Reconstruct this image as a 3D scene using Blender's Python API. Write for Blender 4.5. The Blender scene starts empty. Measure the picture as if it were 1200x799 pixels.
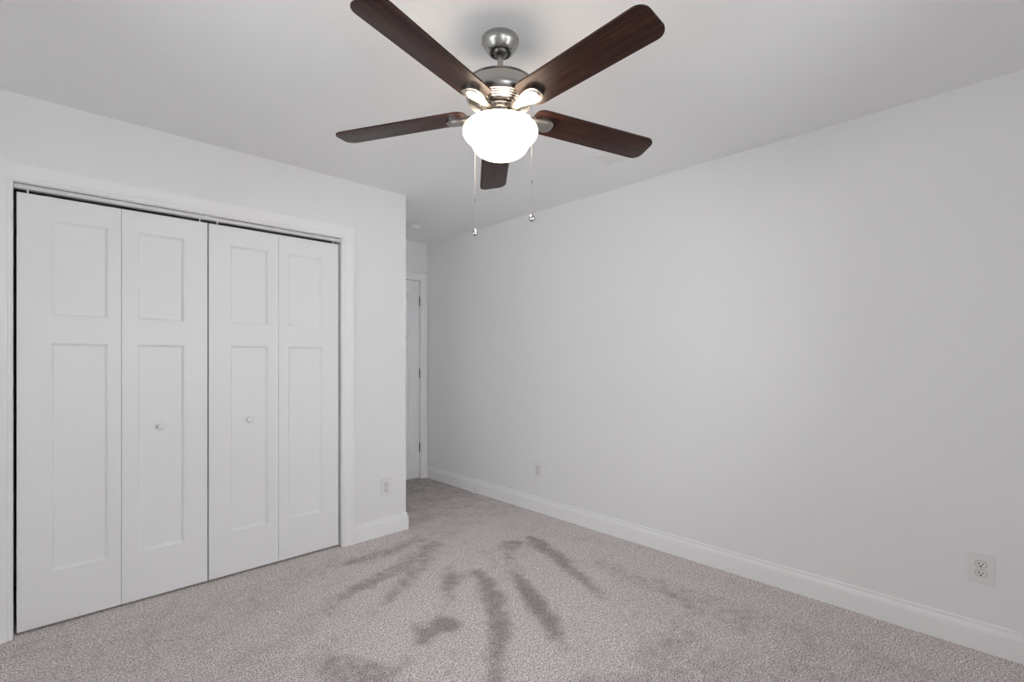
import bpy, bmesh, math, random
import numpy as np
from mathutils import Vector, Matrix, Euler
PI = math.pi
random.seed(3)
S = bpy.context.scene
C = S.collection

# ------------------------------------------------------------------ camera, world, light, exposure
EYE = 1.259                                   # camera height
cam_d = bpy.data.cameras.new('camera')
cam = bpy.data.objects.new('camera', cam_d); C.objects.link(cam)
cam.location = (0, 0, EYE)
cam.rotation_euler = (PI/2, 0, -math.radians(43.93))
cam_d.sensor_width = 36; cam_d.lens = 572.6/1200*36
cam_d.shift_y = 18.5/1200; cam_d.clip_start = 0.02
S.camera = cam

SKY = 4.05            # world strength
DAY_BACK = (4.0, 9.0)   # daylight through the two windows behind the camera
DAY_SIDE = 1.0           # daylight through the window beside the camera
GLOBE = 13.0               # fan lamp
S.view_settings.view_transform = 'Standard'
S.view_settings.look = 'None'
S.view_settings.gamma = 1.0
S.view_settings.use_curve_mapping = False
S.view_settings.exposure = -0.08
S.cycles.use_denoising = True
S.cycles.max_bounces = 16
S.cycles.diffuse_bounces = 12
S.cycles.sample_clamp_indirect = 6

w = bpy.data.worlds.new('daylight_sky'); S.world = w; w.use_nodes = True
bg = w.node_tree.nodes['Background']
bg.inputs['Color'].default_value = (.905, .965, 1.0, 1); bg.inputs['Strength'].default_value = SKY

def daylight(name, loc, rot, sx, sy, power, col):
    l = bpy.data.lights.new(name, 'AREA'); l.shape = 'RECTANGLE'; l.size = sx; l.size_y = sy
    l.energy = power; l.color = col
    o = bpy.data.objects.new(name, l); C.objects.link(o); o.location = loc; o.rotation_euler = rot
    return o
# room: x -0.46 .. 2.906, closet front wall at y 3.115, alcove end wall at y 4.297, ceiling 2.4384
XL, XR, YB, YC, YF, XE, H = -.46, 2.906, -.445, 3.115, 4.297, 1.922, 2.4384
T = .115        # wall thickness
WBS = ((-.05, .80, .70, 2.10), (1.15, 2.00, .70, 2.10))   # windows in the back wall: x0 x1 z0 z1
WS = (0.75, 2.05, .70, 2.10)       # window in the side wall: y0 y1 z0 z1
for WB, E in zip(WBS, DAY_BACK):
    daylight('window_daylight', ((WB[0]+WB[1])/2, YB-T-.012, (WB[2]+WB[3])/2), (PI/2, 0, 0), WB[1]-WB[0]+.1, WB[3]-WB[2]+.1, E, (.95, .975, 1))
daylight('window_daylight', (XL-T-.012, (WS[0]+WS[1])/2, (WS[2]+WS[3])/2), (PI/2, 0, -PI/2), WS[1]-WS[0]+.1, WS[3]-WS[2]+.1, DAY_SIDE, (.95, .975, 1))

# ------------------------------------------------------------------ materials
def mat(name, col, rough=.5, metal=0.0, bump=None, vary=None, aniso=0.0, spec=.5):
    """principled material; bump = (scale, distance); vary = (scale, amount) fine value variation"""
    m = bpy.data.materials.new(name); m.use_nodes = True
    nt = m.node_tree; b = nt.nodes['Principled BSDF']
    b.inputs['Base Color'].default_value = (*col, 1); b.inputs['Roughness'].default_value = rough
    b.inputs['Metallic'].default_value = metal; b.inputs['Specular IOR Level'].default_value = spec
    if aniso: b.inputs['Anisotropic'].default_value = aniso
    tc = nt.nodes.new('ShaderNodeTexCoord')
    if vary:
        n = nt.nodes.new('ShaderNodeTexNoise'); n.inputs['Scale'].default_value = vary[0]; n.inputs['Detail'].default_value = 4
        r = nt.nodes.new('ShaderNodeMapRange'); r.inputs[3].default_value = 1-vary[1]; r.inputs[4].default_value = 1+vary[1]
        x = nt.nodes.new('ShaderNodeMix'); x.data_type = 'RGBA'; x.blend_type = 'MULTIPLY'; x.inputs[0].default_value = 1
        x.inputs[6].default_value = (*col, 1)
        nt.links.new(tc.outputs['Object'], n.inputs['Vector']); nt.links.new(n.outputs[0], r.inputs[0])
        nt.links.new(r.outputs[0], x.inputs[7]); nt.links.new(x.outputs[2], b.inputs['Base Color'])
    if bump:
        n = nt.nodes.new('ShaderNodeTexNoise'); n.inputs['Scale'].default_value = bump[0]; n.inputs['Detail'].default_value = 3
        bp = nt.nodes.new('ShaderNodeBump'); bp.inputs['Distance'].default_value = bump[1]; bp.inputs['Strength'].default_value = .5
        nt.links.new(tc.outputs['Object'], n.inputs['Vector']); nt.links.new(n.outputs[0], bp.inputs['Height'])
        nt.links.new(bp.outputs[0], b.inputs['Normal'])
    return m

M_wall = mat('wall_paint', (.875, .875, .88), .62, bump=(55, .0012), vary=(1.3, .006))
M_ceil = mat('ceiling_paint', (.885, .885, .89), .8, bump=(70, .0015), vary=(1.1, .006))
M_trim = mat('trim_paint', (.925, .925, .93), .34, bump=(30, .0004))
M_door = mat('door_paint', (.915, .92, .93), .36, bump=(40, .0004))
M_plast = mat('white_plastic', (.84, .84, .83), .3, bump=(20, .0001))
M_slot = mat('dark_slot', (.03, .03, .03), .6, vary=(90, .2))
M_screw = mat('painted_screw', (.72, .72, .71), .35, vary=(200, .05))
M_nick = mat('brushed_nickel', (.42, .405, .385), .27, 1.0, vary=(160, .05), aniso=.5)
M_nick_dark = mat('dark_nickel', (.17, .165, .16), .35, 1.0, vary=(90, .08))
M_chrome = mat('polished_nickel', (.50, .49, .475), .12, 1.0, vary=(60, .03))
M_hinge = mat('satin_hinge_metal', (.20, .20, .20), .4, .9, vary=(120, .1))
M_track = mat('track_enamel', (.78, .78, .78), .3, .2, vary=(60, .03))
M_steel = mat('white_coated_steel', (.82, .82, .82), .25, .1, vary=(90, .03))
M_duct = mat('duct_metal', (.06, .06, .06), .7, 0, vary=(40, .1))
M_tip = mat('white_rubber', (.93, .93, .92), .3, vary=(80, .02))
M_gap = mat('grey_gap', (.30, .30, .30), .6, vary=(90, .1))
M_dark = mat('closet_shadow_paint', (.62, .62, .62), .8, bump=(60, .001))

def wood():
    m = bpy.data.materials.new('dark_walnut_veneer'); m.use_nodes = True
    nt = m.node_tree; b = nt.nodes['Principled BSDF']; L = nt.links
    tc = nt.nodes.new('ShaderNodeTexCoord'); mp = nt.nodes.new('ShaderNodeMapping')
    mp.inputs['Scale'].default_value = (2.2, 46, 10)
    L.new(tc.outputs['Object'], mp.inputs['Vector'])
    n1 = nt.nodes.new('ShaderNodeTexNoise'); n1.inputs['Scale'].default_value = 2.0; n1.inputs['Detail'].default_value = 8
    n1.inputs['Roughness'].default_value = .68; n1.inputs['Distortion'].default_value = .5
    L.new(mp.outputs[0], n1.inputs['Vector'])
    cr = nt.nodes.new('ShaderNodeValToRGB'); e = cr.color_ramp.elements
    e[0].position = .30; e[0].color = (.008, .0038, .003, 1)
    e[1].position = .72; e[1].color = (.092, .030, .018, 1)
    k = cr.color_ramp.elements.new(.52); k.color = (.030, .0095, .0065, 1)
    L.new(n1.outputs[0], cr.inputs[0]); L.new(cr.outputs[0], b.inputs['Base Color'])
    b.inputs['Roughness'].default_value = .40; b.inputs['Specular IOR Level'].default_value = .28
    bp = nt.nodes.new('ShaderNodeBump'); bp.inputs['Distance'].default_value = .0006; bp.inputs['Strength'].default_value = .4
    L.new(n1.outputs[0], bp.inputs['Height']); L.new(bp.outputs[0], b.inputs['Normal'])
    return m
M_wood = wood()

def globe_mat():
    m = bpy.data.materials.new('lit_opal_glass'); m.use_nodes = True
    b = m.node_tree.nodes['Principled BSDF']
    b.inputs['Base Color'].default_value = (.9, .88, .84, 1); b.inputs['Roughness'].default_value = .2
    b.inputs['Emission Color'].default_value = (1, .80, .60, 1); b.inputs['Emission Strength'].default_value = GLOBE
    return m
M_globe = globe_mat()

def glass_mat():
    m = bpy.data.materials.new('window_glass'); m.use_nodes = True
    nt = m.node_tree; nt.nodes.remove(nt.nodes['Principled BSDF'])
    t = nt.nodes.new('ShaderNodeBsdfTransparent'); g = nt.nodes.new('ShaderNodeBsdfGlossy'); g.inputs['Roughness'].default_value = .02
    f = nt.nodes.new('ShaderNodeFresnel'); f.inputs['IOR'].default_value = 1.45
    x = nt.nodes.new('ShaderNodeMixShader')
    nt.links.new(f.outputs[0], x.inputs[0]); nt.links.new(t.outputs[0], x.inputs[1]); nt.links.new(g.outputs[0], x.inputs[2])
    nt.links.new(x.outputs[0], nt.nodes['Material Output'].inputs[0])
    return m
M_glass = glass_mat()

def carpet():
    m = bpy.data.materials.new('cut_pile_carpet'); m.use_nodes = True
    nt = m.node_tree; b = nt.nodes['Principled BSDF']; L = nt.links; N = nt.nodes.new
    tc = N('ShaderNodeTexCoord')
    def noise(scale, detail=2, rough=.5):
        n = N('ShaderNodeTexNoise'); n.inputs['Scale'].default_value = scale; n.inputs['Detail'].default_value = detail
        n.inputs['Roughness'].default_value = rough; L.new(tc.outputs['Object'], n.inputs['Vector']); return n
    def math_(op, a, bb, c=None):
        n = N('ShaderNodeMath'); n.operation = op
        for i, v in enumerate((a, bb, c)):
            if v is None: continue
            if isinstance(v, (int, float)): n.inputs[i].default_value = v
            else: L.new(v, n.inputs[i])
        return n.outputs[0]
    tuft = noise(165, 5, .74); clump = noise(62, 5, .72); blot = noise(7, 5, .65)
    at = N('ShaderNodeAttribute'); at.attribute_name = 'carpet_dark'
    # carpet is darker where 'nap' is high: ragged vacuum streaks (leaning pile), broad areas
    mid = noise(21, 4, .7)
    carpet_dark = math_('MULTIPLY_ADD', clump.outputs[0], 1.6, math_('ADD', at.outputs['Fac'], -.8))
    carpet_dark = math_('MULTIPLY_ADD', mid.outputs[0], 1.5, math_('ADD', carpet_dark, -.75))
    carpet_dark = math_('MULTIPLY_ADD', blot.outputs[0], 1.1, math_('ADD', carpet_dark, -.55))
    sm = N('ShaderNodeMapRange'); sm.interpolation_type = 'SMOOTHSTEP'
    L.new(carpet_dark, sm.inputs[0]); sm.inputs[1].default_value = -.05; sm.inputs[2].default_value = 1.05
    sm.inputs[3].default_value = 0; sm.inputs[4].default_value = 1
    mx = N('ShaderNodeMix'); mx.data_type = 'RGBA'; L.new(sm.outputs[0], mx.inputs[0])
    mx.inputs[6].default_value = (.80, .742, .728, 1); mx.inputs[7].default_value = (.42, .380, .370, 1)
    sp = N('ShaderNodeValToRGB'); e = sp.color_ramp.elements
    e[0].position = .405; e[0].color = (.24, .23, .228, 1); e[1].position = .575; e[1].color = (1.30, 1.30, 1.30, 1)
    L.new(tuft.outputs[0], sp.inputs[0])
    ml = N('ShaderNodeMix'); ml.data_type = 'RGBA'; ml.blend_type = 'MULTIPLY'; ml.inputs[0].default_value = 1
    L.new(mx.outputs[2], ml.inputs[6]); L.new(sp.outputs[0], ml.inputs[7])
    s2 = N('ShaderNodeMapRange'); L.new(clump.outputs[0], s2.inputs[0]); s2.inputs[1].default_value = .32; s2.inputs[2].default_value = .68
    s2.inputs[3].default_value = .70; s2.inputs[4].default_value = 1.26
    m2 = N('ShaderNodeMix'); m2.data_type = 'RGBA'; m2.blend_type = 'MULTIPLY'; m2.inputs[0].default_value = 1
    L.new(ml.outputs[2], m2.inputs[6]); L.new(s2.outputs[0], m2.inputs[7])
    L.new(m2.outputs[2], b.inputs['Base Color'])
    b.inputs['Roughness'].default_value = .95; b.inputs['Specular IOR Level'].default_value = .1
    bp = N('ShaderNodeBump'); bp.inputs['Distance'].default_value = .004; bp.inputs['Strength'].default_value = .45
    L.new(tuft.outputs[0], bp.inputs['Height']); L.new(bp.outputs[0], b.inputs['Normal'])
    return m
M_carpet = carpet()

# ------------------------------------------------------------------ helpers
def link_mesh(name, bm, material, parent=None, smooth=None):
    me = bpy.data.meshes.new(name)
    bmesh.ops.remove_doubles(bm, verts=bm.verts, dist=1e-6)
    bmesh.ops.recalc_face_normals(bm, faces=bm.faces)
    bm.to_mesh(me); bm.free()
    if smooth is not None:
        me.shade_smooth(); me.set_sharp_from_angle(angle=math.radians(smooth))
    me.materials.append(material)
    o = bpy.data.objects.new(name, me); C.objects.link(o)
    if parent: o.parent = parent
    return o
def tag(o, label=None, cat=None, group=None, kind=None):
    for k, v in (('label', label), ('category', cat), ('group', group), ('kind', kind)):
        if v: o[k] = v
    return o
def empty(name, loc, rz=0, **kw):
    o = bpy.data.objects.new(name, None); C.objects.link(o); o.location = loc; o.rotation_euler = (0, 0, rz)
    o.empty_display_size = .05
    return tag(o, **kw)
def copy_tree(o, parent=None):
    c = o.copy(); C.objects.link(c)
    if parent: c.parent = parent
    for ch in list(o.children): copy_tree(ch, c)
    return c
def box(bm, x0, x1, y0, y1, z0, z1):
    v = [bm.verts.new(p) for p in ((x0,y0,z0),(x1,y0,z0),(x1,y1,z0),(x0,y1,z0),(x0,y0,z1),(x1,y0,z1),(x1,y1,z1),(x0,y1,z1))]
    for f in ((0,3,2,1),(4,5,6,7),(0,1,5,4),(1,2,6,5),(2,3,7,6),(3,0,4,7)): bm.faces.new([v[i] for i in f])
def bevel(bm, off, seg=2, edges=None):
    bmesh.ops.bevel(bm, geom=list(edges if edges is not None else bm.edges), offset=off, segments=seg, affect='EDGES', profile=.6)
def lathe(bm, prof, n=64, axis='z', origin=(0,0,0)):
    """revolve (r, h) points; closes on the axis where r = 0"""
    def P(r, h, a):
        c, s = r*math.cos(a), r*math.sin(a)
        p = {'z': (c, s, h), 'y': (c, h, s), 'x': (h, c, s)}[axis]
        return Vector(p)+Vector(origin)
    rings = []
    for r, h in prof:
        rings.append([bm.verts.new(P(0, h, 0))] if r < 1e-7 else [bm.verts.new(P(r, h, 2*PI*i/n)) for i in range(n)])
    for a, b in zip(rings, rings[1:]):
        for i in range(n):
            j = (i+1) % n
            if len(a) == 1 and len(b) == 1: break
            if len(a) == 1: bm.faces.new((a[0], b[i], b[j]))
            elif len(b) == 1: bm.faces.new((a[i], a[j], b[0]))
            else: bm.faces.new((a[i], a[j], b[j], b[i]))
def curve_pts(pts, k=6):
    """Catmull-Rom through 2-tuples"""
    out = []
    for i in range(len(pts)-1):
        p0, p1, p2, p3 = pts[max(i-1,0)], pts[i], pts[i+1], pts[min(i+2,len(pts)-1)]
        for j in range(k):
            t = j/k
            out.append(tuple(.5*((2*b)+(c-a)*t+(2*a-5*b+4*c-d)*t*t+(-a+3*b-3*c+d)*t**3) for a,b,c,d in zip(p0,p1,p2,p3)))
    return out+[pts[-1]]
def tube(bm, pts, r, n=8, cap=True):
    pts = [Vector(p) for p in pts]; rings = []
    up = Vector((0,0,1))
    for i, p in enumerate(pts):
        d = (pts[min(i+1,len(pts)-1)]-pts[max(i-1,0)]).normalized()
        u = d.cross(up if abs(d.z) < .95 else Vector((1,0,0))).normalized(); v = d.cross(u)
        rr = r[i] if isinstance(r, (list, tuple)) else r
        rings.append([bm.verts.new(p+(u*math.cos(2*PI*k/n)+v*math.sin(2*PI*k/n))*rr) for k in range(n)])
    for a, b in zip(rings, rings[1:]):
        for k in range(n): bm.faces.new((a[k], a[(k+1)%n], b[(k+1)%n], b[k]))
    if cap:
        bm.faces.new(rings[0][::-1]); bm.faces.new(rings[-1])
def prism(bm, outline, z0, z1):
    a = [bm.verts.new((x,y,z0)) for x,y in outline]; b = [bm.verts.new((x,y,z1)) for x,y in outline]
    n = len(a); bm.faces.new(a[::-1]); bm.faces.new(b)
    for i in range(n): bm.faces.new((a[i], a[(i+1)%n], b[(i+1)%n], b[i]))
def rounded(corners, radii, seg=8):
    """round the corners of a convex polygon"""
    out = []; n = len(corners)
    for i, (p, r) in enumerate(zip(corners, radii)):
        p = Vector(p); a = (Vector(corners[i-1])-p).normalized(); b = (Vector(corners[(i+1)%n])-p).normalized()
        ang = a.angle(b); t = r/math.tan(ang/2); s, e = p+a*t, p+b*t
        for k in range(seg+1):
            q = k/seg
            # quadratic through the corner gives a soft radius
            out.append(tuple(s*(1-q)**2 + p*2*q*(1-q)*.92 + ((s+e)/2)*2*q*(1-q)*.08 + e*q*q))
    return out
def profile_run(bm, prof, path):
    """sweep an (out, up) profile along a horizontal polyline; path = list of (point_xy, out_dir_xy) with mitred out_dirs"""
    rings = [[bm.verts.new((p[0]+d[0]*o, p[1]+d[1]*o, u)) for o, u in prof] for p, d in path]
    for a, b in zip(rings, rings[1:]):
        for i in range(len(prof)-1): bm.faces.new((a[i], a[i+1], b[i+1], b[i]))
    for r in (rings[0], rings[-1]): bm.faces.new(r)

# ------------------------------------------------------------------ the setting
CARPET_DARK = [
    (0.62, [(1.92, 3.75), (2.91, 3.75), (2.91, 4.30), (1.92, 4.30)]),  # carpet colour darkens in steps toward the alcove end
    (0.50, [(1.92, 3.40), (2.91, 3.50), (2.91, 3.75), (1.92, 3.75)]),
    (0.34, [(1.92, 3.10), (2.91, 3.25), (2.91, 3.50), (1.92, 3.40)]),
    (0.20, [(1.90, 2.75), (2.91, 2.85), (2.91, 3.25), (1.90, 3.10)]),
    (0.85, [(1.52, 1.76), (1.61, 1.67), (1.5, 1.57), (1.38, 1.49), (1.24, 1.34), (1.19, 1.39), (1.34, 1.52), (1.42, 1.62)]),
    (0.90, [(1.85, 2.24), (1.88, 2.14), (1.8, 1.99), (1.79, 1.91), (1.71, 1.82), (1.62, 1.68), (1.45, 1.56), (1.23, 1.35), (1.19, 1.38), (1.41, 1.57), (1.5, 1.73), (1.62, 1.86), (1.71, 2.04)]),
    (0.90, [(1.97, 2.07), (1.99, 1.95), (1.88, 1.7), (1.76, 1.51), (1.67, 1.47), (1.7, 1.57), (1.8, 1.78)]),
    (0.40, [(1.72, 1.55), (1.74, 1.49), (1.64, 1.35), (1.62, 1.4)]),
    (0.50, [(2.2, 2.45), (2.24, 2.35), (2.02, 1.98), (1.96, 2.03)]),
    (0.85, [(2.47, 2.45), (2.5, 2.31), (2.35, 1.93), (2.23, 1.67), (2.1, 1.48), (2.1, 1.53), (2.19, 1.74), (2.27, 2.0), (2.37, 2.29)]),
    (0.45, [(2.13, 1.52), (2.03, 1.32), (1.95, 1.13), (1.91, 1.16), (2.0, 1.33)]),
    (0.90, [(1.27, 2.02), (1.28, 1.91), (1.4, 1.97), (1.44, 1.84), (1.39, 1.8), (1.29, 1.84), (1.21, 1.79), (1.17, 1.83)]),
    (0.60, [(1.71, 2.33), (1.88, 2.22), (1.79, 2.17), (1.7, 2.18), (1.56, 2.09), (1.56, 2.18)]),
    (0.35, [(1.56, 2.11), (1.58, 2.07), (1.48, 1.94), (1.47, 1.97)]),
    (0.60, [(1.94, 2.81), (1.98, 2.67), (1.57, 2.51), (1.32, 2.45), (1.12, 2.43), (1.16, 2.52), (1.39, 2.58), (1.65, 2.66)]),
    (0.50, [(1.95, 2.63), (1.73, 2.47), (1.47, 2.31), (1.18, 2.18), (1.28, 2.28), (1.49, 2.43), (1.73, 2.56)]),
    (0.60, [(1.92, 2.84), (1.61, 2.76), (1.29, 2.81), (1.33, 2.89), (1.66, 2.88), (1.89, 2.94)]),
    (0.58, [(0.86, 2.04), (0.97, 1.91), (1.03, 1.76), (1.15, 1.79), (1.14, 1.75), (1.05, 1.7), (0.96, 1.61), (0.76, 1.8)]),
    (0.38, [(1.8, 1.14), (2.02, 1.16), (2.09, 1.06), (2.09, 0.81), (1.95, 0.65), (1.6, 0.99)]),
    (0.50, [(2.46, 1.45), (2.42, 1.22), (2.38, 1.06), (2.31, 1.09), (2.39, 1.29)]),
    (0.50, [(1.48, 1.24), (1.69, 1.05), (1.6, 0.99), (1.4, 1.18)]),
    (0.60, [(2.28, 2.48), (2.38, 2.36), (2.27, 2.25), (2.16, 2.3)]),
    (0.15, [(-0.11, 2.64), (-0.13, 3.05), (0.86, 2.94), (1.36, 3.13), (1.3, 2.83), (1.15, 2.32), (1.01, 2.14), (0.76, 1.8)]),  # broad area on the left, slightly darker
    (0.22, [(2.55, 1.98), (2.53, 1.64), (2.57, 1.3), (2.64, -0.01), (1.95, 0.65), (2.0, 0.95), (2.11, 1.21), (2.34, 1.61)]),  # broad area on the right, slightly darker
]
def make_floor():
    st = .02
    xs = np.arange(XL, XR+st, st); xs[-1] = XR; ys = np.arange(YB, YF+st, st); ys[-1] = YF
    X, Y = np.meshgrid(xs, ys); val = np.zeros_like(X)
    for amt, poly in CARPET_DARK:
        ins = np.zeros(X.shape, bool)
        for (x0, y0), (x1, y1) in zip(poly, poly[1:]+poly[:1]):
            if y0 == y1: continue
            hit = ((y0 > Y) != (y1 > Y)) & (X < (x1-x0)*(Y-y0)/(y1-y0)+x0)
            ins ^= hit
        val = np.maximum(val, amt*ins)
    # faint strokes fanning out of the alcove mouth
    rs = np.random.RandomState(5); A = np.arctan2(Y-3.0, X-2.25); Rr = np.hypot(Y-3.0, X-2.25)
    fan_ = sum(np.sin(A*f+rs.rand()*6.28+.6*np.sin(Rr*2.1+rs.rand()*6)) for f in (17, 23, 31, 41))/4
    val = val + .30*np.clip(fan_, -.3, 1)*np.clip((Rr-.35)/.3, 0, 1)*np.clip((2.4-Rr)/.9, 0, 1)*(Y < 3.0)
    for _ in range(4):
        p = np.pad(val, 1, mode='edge')
        val = (p[:-2,1:-1]+p[2:,1:-1]+p[1:-1,:-2]+p[1:-1,2:]+2*p[1:-1,1:-1])/6
    ny, nx = X.shape
    verts = np.stack([X.ravel(), Y.ravel(), np.zeros(X.size)], 1)
    i = np.arange((ny-1)*nx).reshape(ny-1, nx)[:, :-1].ravel()
    faces = np.stack([i, i+1, i+nx+1, i+nx], 1)
    me = bpy.data.meshes.new('floor'); me.from_pydata(verts.tolist(), [], faces.tolist()); me.update()
    a = me.attributes.new('carpet_dark', 'FLOAT', 'POINT'); a.data.foreach_set('value', val.ravel().astype(np.float32))
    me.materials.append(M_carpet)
    o = bpy.data.objects.new('floor', me); C.objects.link(o)
    return tag(o, 'grey cut-pile carpet with fanned vacuum streaks', 'floor', kind='structure')
make_floor()

def slab(name, label, m, *boxes):
    bm = bmesh.new()
    for b in boxes: box(bm, *b)
    me_ = link_mesh(name, bm, m)
    return tag(me_, label, name.split('_')[0], kind='structure')
OX0, OX1, OZ = -.091, 1.434, 2.045     # closet opening
slab('ceiling', 'smooth white ceiling above the fan', M_ceil, (XL-T, XR+T, YB-T, YF+T, H, H+.1))
slab('wall_right', 'long bare white wall on the right with two outlets', M_wall, (XR, XR+T, YB-T, YF+T, 0, H))
slab('wall_left', 'white wall around the closet opening', M_wall,
     (XL, OX0-.018, YC, YC+T, 0, H), (OX1+.018, XE, YC, YC+T, 0, H), (OX0-.018, OX1+.018, YC, YC+T, OZ+.018, H))
slab('wall_alcove', 'white side wall of the alcove behind the closet corner', M_wall, (XE-T, XE, YC+T, YF, 0, H))
DX0, DX1, DZ = 2.052, 2.820, 2.045     # hall door opening
slab('wall_far', 'white wall around the hall door at the end of the alcove', M_wall,
     (XL-T, DX0-.018, YF, YF+T, 0, H), (DX1+.018, XR, YF, YF+T, 0, H), (DX0-.018, DX1+.018, YF, YF+T, DZ+.018, H))
slab('wall_back', 'white wall with a window behind the camera', M_wall,
     (XL-T, WBS[0][0], YB-T, YB, 0, H), (WBS[0][1], WBS[1][0], YB-T, YB, 0, H), (WBS[1][1], XR, YB-T, YB, 0, H),
     *[b for q in WBS for b in ((q[0], q[1], YB-T, YB, 0, q[2]), (q[0], q[1], YB-T, YB, q[3], H))])
slab('wall_side', 'white wall with a window beside the camera', M_wall,
     (XL-T, XL, YB, WS[0], 0, H), (XL-T, XL, WS[1], YF, 0, H), (XL-T, XL, WS[0], WS[1], 0, WS[2]), (XL-T, XL, WS[0], WS[1], WS[3], H))
slab('wall_hall', 'plain wall beyond the hall door', M_wall, (DX0-.3, XR+T, YF+.9, YF+1, 0, H), (DX0-.4, DX0-.3, YF+T, YF+1, 0, H), (XR, XR+T, YF+T, YF+.9, 0, H), (DX0-.4, XR+T, YF+T, YF+1, H, H+.1))
slab('floor_hall', 'carpet of the hall beyond the door', M_carpet, (DX0-.3, XR, YF, YF+.9, -.05, 0))

def casing(name, label, x0, x1, ztop, y, wd, parent=None, right_wd=None):
    """mitred stepped casing around three sides of an opening in a wall facing -y"""
    prof = [(0, 0), (0, .009), (.004, .011), (.010, .0115), (.014, .014), (.62*wd, .0165), (.68*wd, .0185), (wd-.007, .0195), (wd, .016), (wd, 0)]
    def path(o):
        s = o if right_wd is None else min(o, right_wd)
        return [(x0-o, 0), (x0-o, ztop+o), (x1+s, ztop+o), (x1+s, 0)]
    bm = bmesh.new()
    rows = [[bm.verts.new((px, y-d, pz)) for px, pz in path(o)] for o, d in prof]
    for a, b in zip(rows, rows[1:]):
        for i in range(3): bm.faces.new((a[i], a[i+1], b[i+1], b[i]))
    for i in (0, 3): bm.faces.new([r[i] for r in rows])
    o = link_mesh(name, bm, M_trim, parent, smooth=25)
    return tag(o, label, 'trim', kind='structure')
casing('trim_1', 'white moulded casing around the closet opening', OX0-.004, OX1+.004, OZ+.004, YC, .080)
casing('trim_2', 'white moulded casing around the hall door', DX0-.006, DX1+.006, DZ+.006, YF, .075, right_wd=.074)
def jamb(name, label, x0, x1, ztop, y0, y1):
    t = .018
    return tag(slab(name, label, M_trim, (x0-t, x0, y0, y1, 0, ztop+t), (x1, x1+t, y0, y1, 0, ztop+t), (x0, x1, y0, y1, ztop, ztop+t)), cat='trim')
jamb('trim_3', 'white jamb lining the closet opening', OX0, OX1, OZ, YC-.0005, YC+T+.0005)
jamb('trim_4', 'white jamb lining the hall doorway', DX0, DX1, DZ, YF-.0005, YF+T)
bm = bmesh.new(); box(bm, DX0, DX0+.012, YF+.042, YF+.075, 0, DZ); box(bm, DX1-.012, DX1, YF+.042, YF+.075, 0, DZ); box(bm, DX0+.012, DX1-.012, YF+.042, YF+.075, DZ-.012, DZ)
tag(link_mesh('trim_5', bm, M_trim), 'white stop strip inside the hall doorway', 'trim', kind='structure')

BP = [(0, .1235), (.0045, .1225), (.0065, .119), (.0065, .110), (.0060, .1075), (.0085, .105), (.0125, .096), (.0140, .088), (.0128, .0855), (.0142, .083), (.0145, 0), (0, 0)]
def baseboard(name, label, pts):
    bm = bmesh.new(); profile_run(bm, BP, pts)
    return tag(link_mesh(name, bm, M_trim, smooth=20), label, 'baseboard', kind='structure')
baseboard('baseboard_right', 'white baseboard along the long right wall', [((XR, YB), (-1, 0)), ((XR, YF), (-1, 0))])
baseboard('baseboard_left', 'short white baseboard wrapping the closet corner', [((OX1+.084, YC), (0, -1)), ((XE, YC), (1, -1)), ((XE, YF-.02), (1, 0))])
baseboard('baseboard_closet', 'white baseboard left of the closet casing', [((XL, YC), (0, -1)), ((OX0-.084, YC), (0, -1))])
baseboard('baseboard_back', 'white baseboard below the back window', [((XL, YB), (0, 1)), ((XR, YB), (0, 1))])
baseboard('baseboard_side', 'white baseboard below the side window', [((XL, YB), (1, 0)), ((XL, YC), (1, 0))])

def window(name, label, horiz, a0, a1, z0, z1, wall):
    """double-hung window in a wall; horiz: 'x' = in the back wall, 'y' = in the side wall. Built facing +y, then turned."""
    W = a1-a0
    root = empty(name, (a0, wall, z0) if horiz == 'x' else (wall, a1, z0), 0 if horiz == 'x' else -PI/2, label=label, cat='window', kind='structure')
    hh = z1-z0; t = .03
    bm = bmesh.new()
    for b in ((0, t, -T, 0, 0, hh), (W-t, W, -T, 0, 0, hh), (t, W-t, -T, 0, hh-t, hh), (t, W-t, -T, 0, 0, t)): box(bm, *b)
    link_mesh('window_frame', bm, M_trim, root)
    bm = bmesh.new()
    for b in ((-.075, 0, 0, .016, -.09, hh+.075), (W, W+.075, 0, .016, -.09, hh+.075), (0, W, 0, .016, hh, hh+.075), (0, W, 0, .014, -.09, -.02)): box(bm, *b)
    link_mesh('window_casing', bm, M_trim, root)
    bm = bmesh.new(); box(bm, -.09, W+.09, -.0, .04, -.02, 0); link_mesh('window_sill', bm, M_trim, root)
    for lo, hi, yy in ((t, hh/2+.018, -.05), (hh/2-.018, hh-t, -.085)):
        bm = bmesh.new(); s = .036
        for b in ((t, t+s, yy-.014, yy+.014, lo, hi), (W-t-s, W-t, yy-.014, yy+.014, lo, hi), (t+s, W-t-s, yy-.014, yy+.014, lo, lo+s), (t+s, W-t-s, yy-.014, yy+.014, hi-s, hi)): box(bm, *b)
        sash = link_mesh('window_sash', bm, M_trim, root)
        bm = bmesh.new(); box(bm, t+s, W-t-s, yy-.002, yy+.002, lo+s, hi-s); link_mesh('window_pane', bm, M_glass, sash)
window('window_1', 'double-hung white window behind the camera, nearer the corner', 'x', *WBS[0], YB)
window('window_2', 'double-hung white window behind the camera, nearer the long right wall', 'x', *WBS[1], YB)
window('window_3', 'double-hung white window in the wall beside the camera', 'y', *WS, XL)

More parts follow.
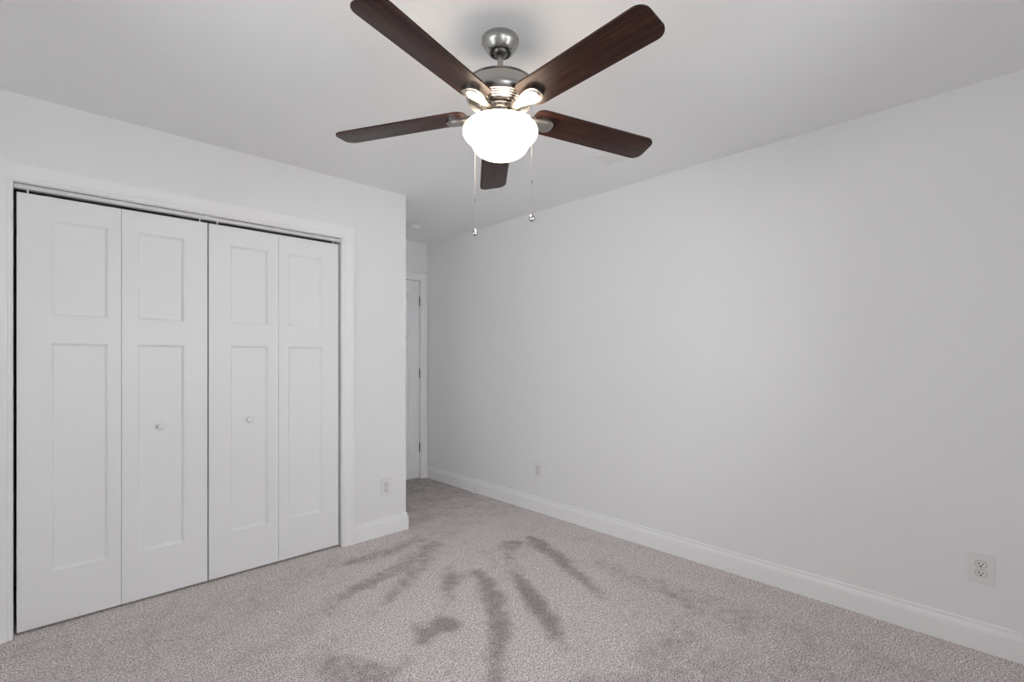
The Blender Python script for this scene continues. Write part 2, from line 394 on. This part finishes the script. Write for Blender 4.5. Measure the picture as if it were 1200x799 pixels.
# ------------------------------------------------------------------ doors
def panel_leaf(W, Hh, a, c, rows, th=.034):
    """door leaf with moulded recessed panels on its -y face; local origin at lower left of that face"""
    bm = bmesh.new()
    V = lambda x, y, z: bm.verts.new((x, y, z))
    def quad(x0, x1, z0, z1, y=0): bm.faces.new([V(x0,y,z0), V(x1,y,z0), V(x1,y,z1), V(x0,y,z1)])
    zs = [0]+[z for r in rows for z in r]+[Hh]
    quad(0, a, 0, Hh); quad(c, W, 0, Hh)
    for i in range(0, len(zs), 2): quad(a, c, zs[i], zs[i+1])
    rings = [(0, 0), (.0010, .0050), (.0040, .0060), (.0105, .0135), (.0120, .0140)]
    for z0, z1 in rows:
        prev = None
        for o, d in rings:
            cur = [(a+o, d, z0+o), (c-o, d, z0+o), (c-o, d, z1-o), (a+o, d, z1-o)]
            if prev:
                for k in range(4): bm.faces.new([V(*prev[k]), V(*prev[(k+1)%4]), V(*cur[(k+1)%4]), V(*cur[k])])
            prev = cur
        bm.faces.new([V(*p) for p in prev])
    for q in (((0,0,0),(0,0,Hh),(0,th,Hh),(0,th,0)), ((W,0,0),(W,th,0),(W,th,Hh),(W,0,Hh)), ((0,0,Hh),(W,0,Hh),(W,th,Hh),(0,th,Hh)), ((0,0,0),(0,th,0),(W,th,0),(W,0,0)), ((0,th,0),(0,th,Hh),(W,th,Hh),(W,th,0))):
        bm.faces.new([V(*p) for p in q])
    return bm
ZD0, ZD1, DY = .012, 2.004, YC+.022
ROWS = [(.256-ZD0, 1.322-ZD0), (1.449-ZD0, 1.898-ZD0)]
def knob_bm():
    bm = bmesh.new()
    prof = [(.0075, .004), (.0075, -.010)] + curve_pts([(.008, -.012), (.0150, -.017), (.0175, -.0235), (.0145, -.0300), (.0075, -.0335), (0, -.0342)], 5)
    lathe(bm, [(0, .004)]+prof, 28, 'y'); return bm
def bifold(name, label, x0, xm, x1, edges, knob_leaf, knob_x, pins):
    root = empty(name, (x0, DY, 0), label=label, cat='door', kind='structure')
    for i, (l0, l1, (a, c)) in enumerate(((x0, xm-.001, edges[0]), (xm+.001, x1, edges[1]))):
        o = link_mesh('leaf', panel_leaf(l1-l0, ZD1-ZD0, a-l0, c-l0, ROWS), M_door, root); o.location = (l0-x0, 0, ZD0)
        if i == knob_leaf:
            k = link_mesh('knob', knob_bm(), M_plast, o, smooth=40); k.location = (knob_x-l0, .011, .892-ZD0)
        bm = bmesh.new(); lathe(bm, [(0, ZD1-ZD0-.01), (.0035, ZD1-ZD0-.01), (.0035, ZD1-ZD0+.022), (0, ZD1-ZD0+.022)], 12, origin=(pins[i]-l0, .0045, 0))
        link_mesh('pivot_pin', bm, M_steel, o, smooth=40)
    return root
bifold('door_1', 'left folding pair of white two-panel closet leaves', -.080, .2905, .6665, ((.033, .238), (.355, .557)), 1, .453, (-.045, .630))
bifold('door_2', 'right folding pair of white two-panel closet leaves', .6735, 1.0435, 1.4205, ((.780, .982), (1.101, 1.308)), 0, .881, (.715, 1.385))

# closet interior
slab('wall_closet', 'dim white inside walls of the closet', M_dark, (XL-T, XE-T, YC+.72, YC+.82, 0, H), (OX0-.30, OX0-.20, YC+T, YC+.72, 0, H))
# bifold track
bm = bmesh.new(); ty0, ty1, tz0, tz1 = DY+.001, DY+.033, OZ-.0225, OZ-.0035
box(bm, OX0+.001, OX1-.001, ty0, ty1, tz1-.002, tz1); box(bm, OX0+.001, OX1-.001, ty0, ty0+.0015, tz0, tz1-.002); box(bm, OX0+.001, OX1-.001, ty1-.0015, ty1, tz0, tz1-.002)
box(bm, OX0+.001, OX1-.001, ty0+.0015, ty0+.009, tz0, tz0+.0015); box(bm, OX0+.001, OX1-.001, ty1-.009, ty1-.0015, tz0, tz0+.0015)
for x in (.3, .67, 1.05): box(bm, x-.012, x+.012, ty0+.006, ty1-.006, tz1-.0005, OZ+.0005)
tr = link_mesh('door_track', bm, M_track)
tag(tr, 'white metal bifold track under the head of the closet opening', 'track')

# hall door
hd = empty('door_3', (DX0+.004, YF+.007, 0), label='white two-panel hall door at the end of the alcove', cat='door', kind='structure')
dw = DX1-DX0-.0095
lf = link_mesh('leaf', panel_leaf(dw, DZ-.018, .115, dw-.115, ROWS), M_door, hd); lf.location = (0, 0, .012)
for z in (1.832, 1.09, .325):
    bm = bmesh.new()
    for q in range(5):
        z0 = z-.045+q*.018; lathe(bm, [(0, z0), (.0055, z0), (.0055, z0+.0165), (0, z0+.0165)], 14, origin=(dw+.002, -.004, 0))
    lathe(bm, [(0, z-.049), (.004, z-.049), (.004, z+.049), (0, z+.049)], 12, origin=(dw+.002, -.004, 0))
    box(bm, dw-.002, dw+.0035, -.003, .028, z-.0445, z+.0445)
    link_mesh('hinge', bm, M_hinge, hd, smooth=40)
bm = bmesh.new()
lathe(bm, [(0, 0), (.032, 0), (.032, -.006), (.026, -.010), (.011, -.012), (.011, -.032)]+curve_pts([(.013, -.034), (.025, -.042), (.028, -.054), (.020, -.064), (0, -.067)], 5), 36, 'y', (.07, 0, .92))
link_mesh('door_handle', bm, M_nick, hd, smooth=40)

# ------------------------------------------------------------------ ceiling fan
FX, FY = 1.228, 1.337
fan = empty('ceiling_fan', (FX, FY, H), label='five-blade brushed nickel ceiling fan with a lit white globe', cat='ceiling fan')
Z = lambda z: z-H                     # heights below are metres above the floor
def fan_part(name, prof, m, smooth=32, n=72, parent=None):
    bm = bmesh.new(); lathe(bm, [(r, Z(z)) for r, z in prof], n); return link_mesh(name, bm, m, parent or fan, smooth=smooth)
cano = fan_part('canopy', [(0, H-.0005), (.0665, H-.0005), (.0685, H-.003), (.0685, H-.013), (.0675, H-.018), (.0640, H-.027), (.0580, H-.037), (.0510, H-.046), (.0460, H-.0515),
                    (.0430, H-.0530), (.0395, H-.0515), (.0380, H-.044), (.0380, H-.036), (0, H-.036)], M_nick)
bm = bmesh.new(); lathe(bm, [(0, .0), (.0038, .0), (.0030, .0022), (0, .003)], 10, 'x', (.0683, 0, -.013))
cs = link_mesh('canopy_screw', bm, M_chrome, cano, smooth=30)
for i, a in enumerate((.6, 2.2, 3.8, 5.2)):
    q = cs if i == 0 else copy_tree(cs, cano); q.rotation_euler = (0, 0, a)
fan_part('hanger_ball', curve_pts([(0, H-.037), (.022, H-.038), (.031, H-.047), (.025, H-.059), (.0115, H-.066)], 5), M_nick_dark, parent=cano)
fan_part('downrod', [(0, H-.040), (.0105, H-.040), (.0105, 2.312), (.0150, 2.308), (.0155, 2.292), (.024, 2.286), (.026, 2.272), (0, 2.272)], M_nick)
motor = fan_part('motor_housing', [(0, 2.276), (.040, 2.276), (.085, 2.272), (.119, 2.267), (.1265, 2.2665), (.1285, 2.265), (.1285, 2.2625), (.1270, 2.261), (.1255, 2.2600)]
    + curve_pts([(.1270, 2.257), (.1298, 2.243), (.1300, 2.228), (.1268, 2.213), (.1205, 2.203), (.1165, 2.1985)], 4)
    + [p for i in range(4) for p in ((.1165-.009*i, 2.1985-.0042*i), (.1135-.009*i, 2.2000-.0042*i), (.1105-.009*i, 2.1985-.0042*i), (.1088-.009*i, 2.1950-.0042*i))]
    + [(.0790, 2.184), (.0690, 2.182), (.0680, 2.188), (0, 2.188)], M_nick)
fan_part('flywheel', [(0, 2.192), (.060, 2.192), (.062, 2.190), (.062, 2.178), (.060, 2.1755), (0, 2.1755)], M_nick_dark, parent=motor)
fan_part('switch_housing', [(0, 2.180), (.046, 2.180), (.050, 2.178), (.050, 2.166), (.046, 2.163), (0, 2.163)], M_chrome)
fit = fan_part('light_fitter', [(0, 2.166), (.040, 2.166), (.0435, 2.164), (.0470, 2.158), (.0540, 2.152), (.0640, 2.147), (.0680, 2.1445), (.0690, 2.142), (.0690, 2.131), (.0675, 2.130), (.0665, 2.131), (.0665, 2.140), (.055, 2.146), (0, 2.150)], M_nick)
bm = bmesh.new(); lathe(bm, [(0, .064), (.0022, .064), (.0022, .074), (.0055, .075), (.0062, .0785), (.0050, .082), (0, .083)], 14, 'x', (0, 0, Z(2.1375)))
ts = link_mesh('thumb_screw', bm, M_chrome, fit, smooth=40)
for i in range(3):
    q = ts if i == 0 else copy_tree(ts, fit); q.rotation_euler = (0, 0, .3+2*PI*i/3)
fan_part('glass_globe', [(.0645, 2.139), (.0650, 2.134)] + curve_pts([(.0655, 2.1305), (.0850, 2.1285), (.1130, 2.1215), (.1320, 2.1090), (.1390, 2.0940), (.1345, 2.0770), (.1210, 2.0625), (.1095, 2.0545)], 5)
    + curve_pts([(.1075, 2.0525), (.1040, 2.0390), (.0950, 2.0245), (.0780, 2.0110), (.0500, 2.0000), (.0230, 1.9945), (0, 1.9930)], 5), M_globe, smooth=30)

R0, R1 = .130, .664
def blade_bm():
    w0, w1 = .0623, .0652
    out = rounded([(R0, -w0), (R1-.006, -w1), (R1-.006, w1), (R0, w0)], [.036, .034, .034, .036], 8)
    # gentle crown on the tip and root
    o2 = []
    for x, y in out:
        if x > R1-.05: x += .006*(1-(y/w1)**2)
        o2.append((x, y))
    bm = bmesh.new(); prism(bm, o2, -.003, .003)
    hard = [e for e in bm.edges if abs(e.verts[0].co.z-e.verts[1].co.z) < 1e-6]
    bevel(bm, .0012, 2, hard)
    return bm
def iron_bm():
    bm = bmesh.new()
    half = [(.048, .014), (.075, .0135), (.100, .0150), (.125, .0215), (.150, .0300), (.172, .0340), (.190, .0330), (.203, .0270), (.2105, .0160), (.213, 0)]
    side = curve_pts(half, 4)
    out = [(x, -y) for x, y in side]+[(x, y) for x, y in side[::-1][1:]]
    prism(bm, out, -.0165, -.0032)
    bottom = [f for f in bm.faces if f.normal.z < -.5 or all(abs(v.co.z+.0165) < 1e-6 for v in f.verts)]
    es = {e for f in bottom for e in f.edges}
    bevel(bm, .0035, 3, es)
    # raised centre plate
    inn = [(.070+(x-.048)*.80, y*.66) for x, y in out]
    prism(bm, inn, -.0195, -.0160)
    for x, y in ((.150, .016), (.150, -.016), (.190, 0)):
        lathe(bm, [(0, .0055), (.0045, .0055), (.0042, .0032), (0, .0032)], 10, origin=(x, y, 0))
    # lug up to the flywheel
    box(bm, .036, .066, -.013, .013, -.012, .010)
    return bm
blade = link_mesh('blade', blade_bm(), M_wood, fan, smooth=30)
iron = link_mesh('blade_iron', iron_bm(), M_nick, blade, smooth=30)
TH0, PITCH, DROOP = math.radians(-93.17), math.radians(-10.5), .0366
TILT = Matrix.Rotation(.0328, 4, 'Y') @ Matrix.Rotation(-.0398, 4, 'X')     # the blade set hangs a little out of level
for k in range(5):
    b = blade if k == 0 else copy_tree(blade, fan)
    Mx = Matrix.Translation((.001, 0, Z(2.1704))) @ TILT @ Matrix.Rotation(TH0+2*PI*k/5, 4, 'Z') @ Matrix.Rotation(DROOP, 4, 'Y') @ Matrix.Rotation(PITCH, 4, 'X')
    b.matrix_parent_inverse = Matrix.Identity(4); b.matrix_basis = Mx

def chain(dx, dy, z_end):
    d = math.hypot(dx, dy); ux, uy = dx/d, dy/d
    prof = curve_pts([(.066, 2.1550), (.085, 2.1400), (.110, 2.1300), (.130, 2.1180), (.1415, 2.1020), (.1430, 2.0850)], 6)
    pts = [Vector((ux*r, uy*r, Z(z))) for r, z in prof]
    z = 2.0850
    while z > z_end+.016:
        z -= .02; pts.append(Vector((ux*d, uy*d, Z(max(z, z_end+.012)))))
    bm = bmesh.new(); tube(bm, pts, .0006, 6)
    # beads along the chain
    acc = 0
    for p, q in zip(pts, pts[1:]):
        L = (q-p).length
        while acc < L:
            c = p.lerp(q, acc/L)
            bmesh.ops.create_icosphere(bm, subdivisions=1, radius=.00145, matrix=Matrix.Translation(c)); acc += .0042
        acc -= L
    o = link_mesh('pull_chain', bm, M_chrome, fan, smooth=60)
    bm = bmesh.new()
    prof = [(0, .016), (.0026, .016), (.0032, .012), (.0055, .0095)] + curve_pts([(.0058, .0085), (.0105, .0015), (.0115, -.0045), (.0085, -.0120), (0, -.0150)], 4)
    lathe(bm, [(r, h+Z(z_end)) for r, h in prof], 20, origin=(ux*d, uy*d, 0))
    link_mesh('chain_pendant', bm, M_chrome, o, smooth=35)
    bm = bmesh.new(); zc = Z(z_end+.125)
    lathe(bm, [(0, zc+.006), (.0022, zc+.006), (.0026, zc), (.0022, zc-.006), (0, zc-.006)], 12, origin=(ux*d, uy*d, 0))
    link_mesh('chain_coupler', bm, M_chrome, o, smooth=35)
ca, sa = math.cos(math.radians(43.93)), math.sin(math.radians(43.93))
for lat, dep, ze in ((-.1017, .1005, 1.747), (.113, -.088, 1.751)):
    chain(lat*ca+dep*sa, -lat*sa+dep*ca, ze)

# ------------------------------------------------------------------ small fixtures
def outlet(name, loc, rz, label):
    """duplex receptacle; built on a wall facing -y"""
    root = empty(name, loc, rz, label=label, cat='outlet', group='white wall outlets')
    pw, ph = .0430, .0625
    bm = bmesh.new(); box(bm, -pw, pw, -.0065, 0, -ph, ph)
    bevel(bm, .0045, 3, [e for e in bm.edges if all(v.co.y < -.006 for v in e.verts)])
    link_mesh('faceplate', bm, M_plast, root, smooth=30)
    for s in (1, -1):
        zc = s*.0195
        bm = bmesh.new(); out = []
        for i in range(40):
            a = 2*PI*i/40; x, z = .0172*math.cos(a), .0172*math.sin(a); out.append((x, max(-.0135, min(.0135, z))))
        a = [bm.verts.new((x, -.0060, zc+z)) for x, z in out]; b = [bm.verts.new((x*.97, -.0088, zc+z*.97)) for x, z in out]
        bm.faces.new(b)
        for i in range(40): bm.faces.new((a[i], a[(i+1)%40], b[(i+1)%40], b[i]))
        r = link_mesh('receptacle', bm, M_plast, root)
        bm = bmesh.new()
        box(bm, -.0080, -.0050, -.0092, -.0080, zc-.0020, zc+.0075); box(bm, .0050, .0078, -.0092, -.0080, zc-.0015, zc+.0065)
        lathe(bm, [(0, -.0080), (.0033, -.0080), (.0033, -.0092), (0, -.0092)], 16, 'y', (0, 0, zc-.0078))
        link_mesh('slots', bm, M_slot, r)
        # shadow gap around the receptacle face
        bm = bmesh.new()
        a = [bm.verts.new((x*1.085, -.00665, zc+z*1.10)) for x, z in out]; b = [bm.verts.new((x, -.00665, zc+z)) for x, z in out]
        for i in range(40): bm.faces.new((a[i], a[(i+1)%40], b[(i+1)%40], b[i]))
        link_mesh('face_gap', bm, M_gap, r)
    bm = bmesh.new(); lathe(bm, [(0, -.006), (.0034, -.006), (.0030, -.0076), (0, -.0080)], 16, 'y'); link_mesh('screw', bm, M_screw, root, smooth=30)
    return root
oa = outlet('wall_outlet', (1.759, YC, .336), 0, 'white duplex outlet between the closet casing and the wall corner')
ob = copy_tree(oa); ob.location = (XR, 2.712, .343); ob.rotation_euler = (0, 0, -PI/2)
ob['label'] = 'white duplex outlet on the long wall near the alcove'
oc = copy_tree(oa); oc.location = (XR, .114, .351); oc.rotation_euler = (0, 0, -PI/2)
oc['label'] = 'large white duplex outlet with dark slots at the right edge of the photo'

# smoke detector on the alcove ceiling
sd = empty('smoke_detector', (2.408, 3.769, H), label='round white smoke detector on the alcove ceiling', cat='smoke detector')
def lath(name, prof, m, parent, n=48, smooth=30):
    bm = bmesh.new(); lathe(bm, prof, n); return link_mesh(name, bm, m, parent, smooth=smooth)
lath('base_ring', [(0, 0), (.066, 0), (.067, -.002), (.067, -.009), (.063, -.011), (0, -.011)], M_plast, sd)
lath('detector_body', [(0, -.010), (.060, -.010), (.0605, -.013), (.0585, -.015), (.0600, -.017), (.0600, -.026), (.0560, -.033), (.0400, -.037), (.0390, -.0355), (.0280, -.0360), (.0270, -.0380), (0, -.0390)], M_plast, sd)
lath('test_button', [(.0, -.0385), (.009, -.0385), (.009, -.0405), (.0075, -.0415), (0, -.0418)], M_screw, sd, 24)

# ceiling register
VX0, VX1, VY0, VY1 = 2.329, 2.515, 1.455, 1.764
vt = empty('ceiling_vent', ((VX0+VX1)/2, (VY0+VY1)/2, H), label='white louvred air register on the ceiling behind a fan blade', cat='vent')
hx, hy = (VX1-VX0)/2, (VY1-VY0)/2
bm = bmesh.new()
rows = []
for o, d in ((0, 0), (0, -.004), (.003, -.007), (.028, -.009), (.031, -.008), (.031, .0)):
    rows.append([bm.verts.new((sx*(hx-o), sy*(hy-o), d)) for sx, sy in ((-1,-1),(1,-1),(1,1),(-1,1))])
for a, b in zip(rows, rows[1:]):
    for i in range(4): bm.faces.new((a[i], a[(i+1)%4], b[(i+1)%4], b[i]))
link_mesh('vent_frame', bm, M_plast, vt)
bm = bmesh.new(); box(bm, -hx+.030, hx-.030, -hy+.030, hy-.030, -.0012, -.0004); link_mesh('duct_opening', bm, M_duct, vt)
nl = 8; bm = bmesh.new()
for i in range(nl):
    x = -hx+.039+(2*hx-.078)*i/(nl-1)
    v = [bm.verts.new(p) for y in (-hy+.031, hy-.031) for p in ((x+.0050, y, -.0080), (x-.0048, y, -.0062), (x-.0050, y, -.0072), (x+.0048, y, -.0090))]
    for f in ((0,1,2,3), (7,6,5,4), (0,4,5,1), (1,5,6,2), (2,6,7,3), (3,7,4,0)): bm.faces.new([v[k] for k in f])
for y in (-hy/3, hy/3): box(bm, -hx+.031, hx-.031, y-.002, y+.002, -.0088, -.0015)
link_mesh('louvres', bm, M_plast, vt)

# spring door stop on the baseboard
ds = empty('door_stop', (XR-.0145, 3.487, .040), label='small white spring door stop on the right baseboard near the alcove', cat='door stop')
ax = Vector((-.050, -.034, -.024))          # sagging, bent toward the room
def on_axis(bm, old):
    q = Vector((0, 0, 1)).rotation_difference(ax.normalized()).to_matrix()
    for v in set(bm.verts)-old: v.co = q @ v.co
bm = bmesh.new(); lathe(bm, [(0, 0), (.009, 0), (.0085, -.004), (.005, -.008), (0, -.008)], 20, 'x'); link_mesh('base', bm, M_steel, ds, smooth=30)
bm = bmesh.new(); n = 15*12
tube(bm, [(.0042*math.cos(2*PI*i/12), .0042*math.sin(2*PI*i/12), .004+.050*i/n) for i in range(n+1)], .0011, 6); on_axis(bm, set())
link_mesh('spring', bm, M_steel, ds, smooth=60)
bm = bmesh.new(); lathe(bm, [(0, .052), (.0065, .052), (.0080, .055), (.0080, .064), (.006, .067), (0, .0675)], 20); on_axis(bm, set())
link_mesh('rubber_tip', bm, M_tip, ds, smooth=30)
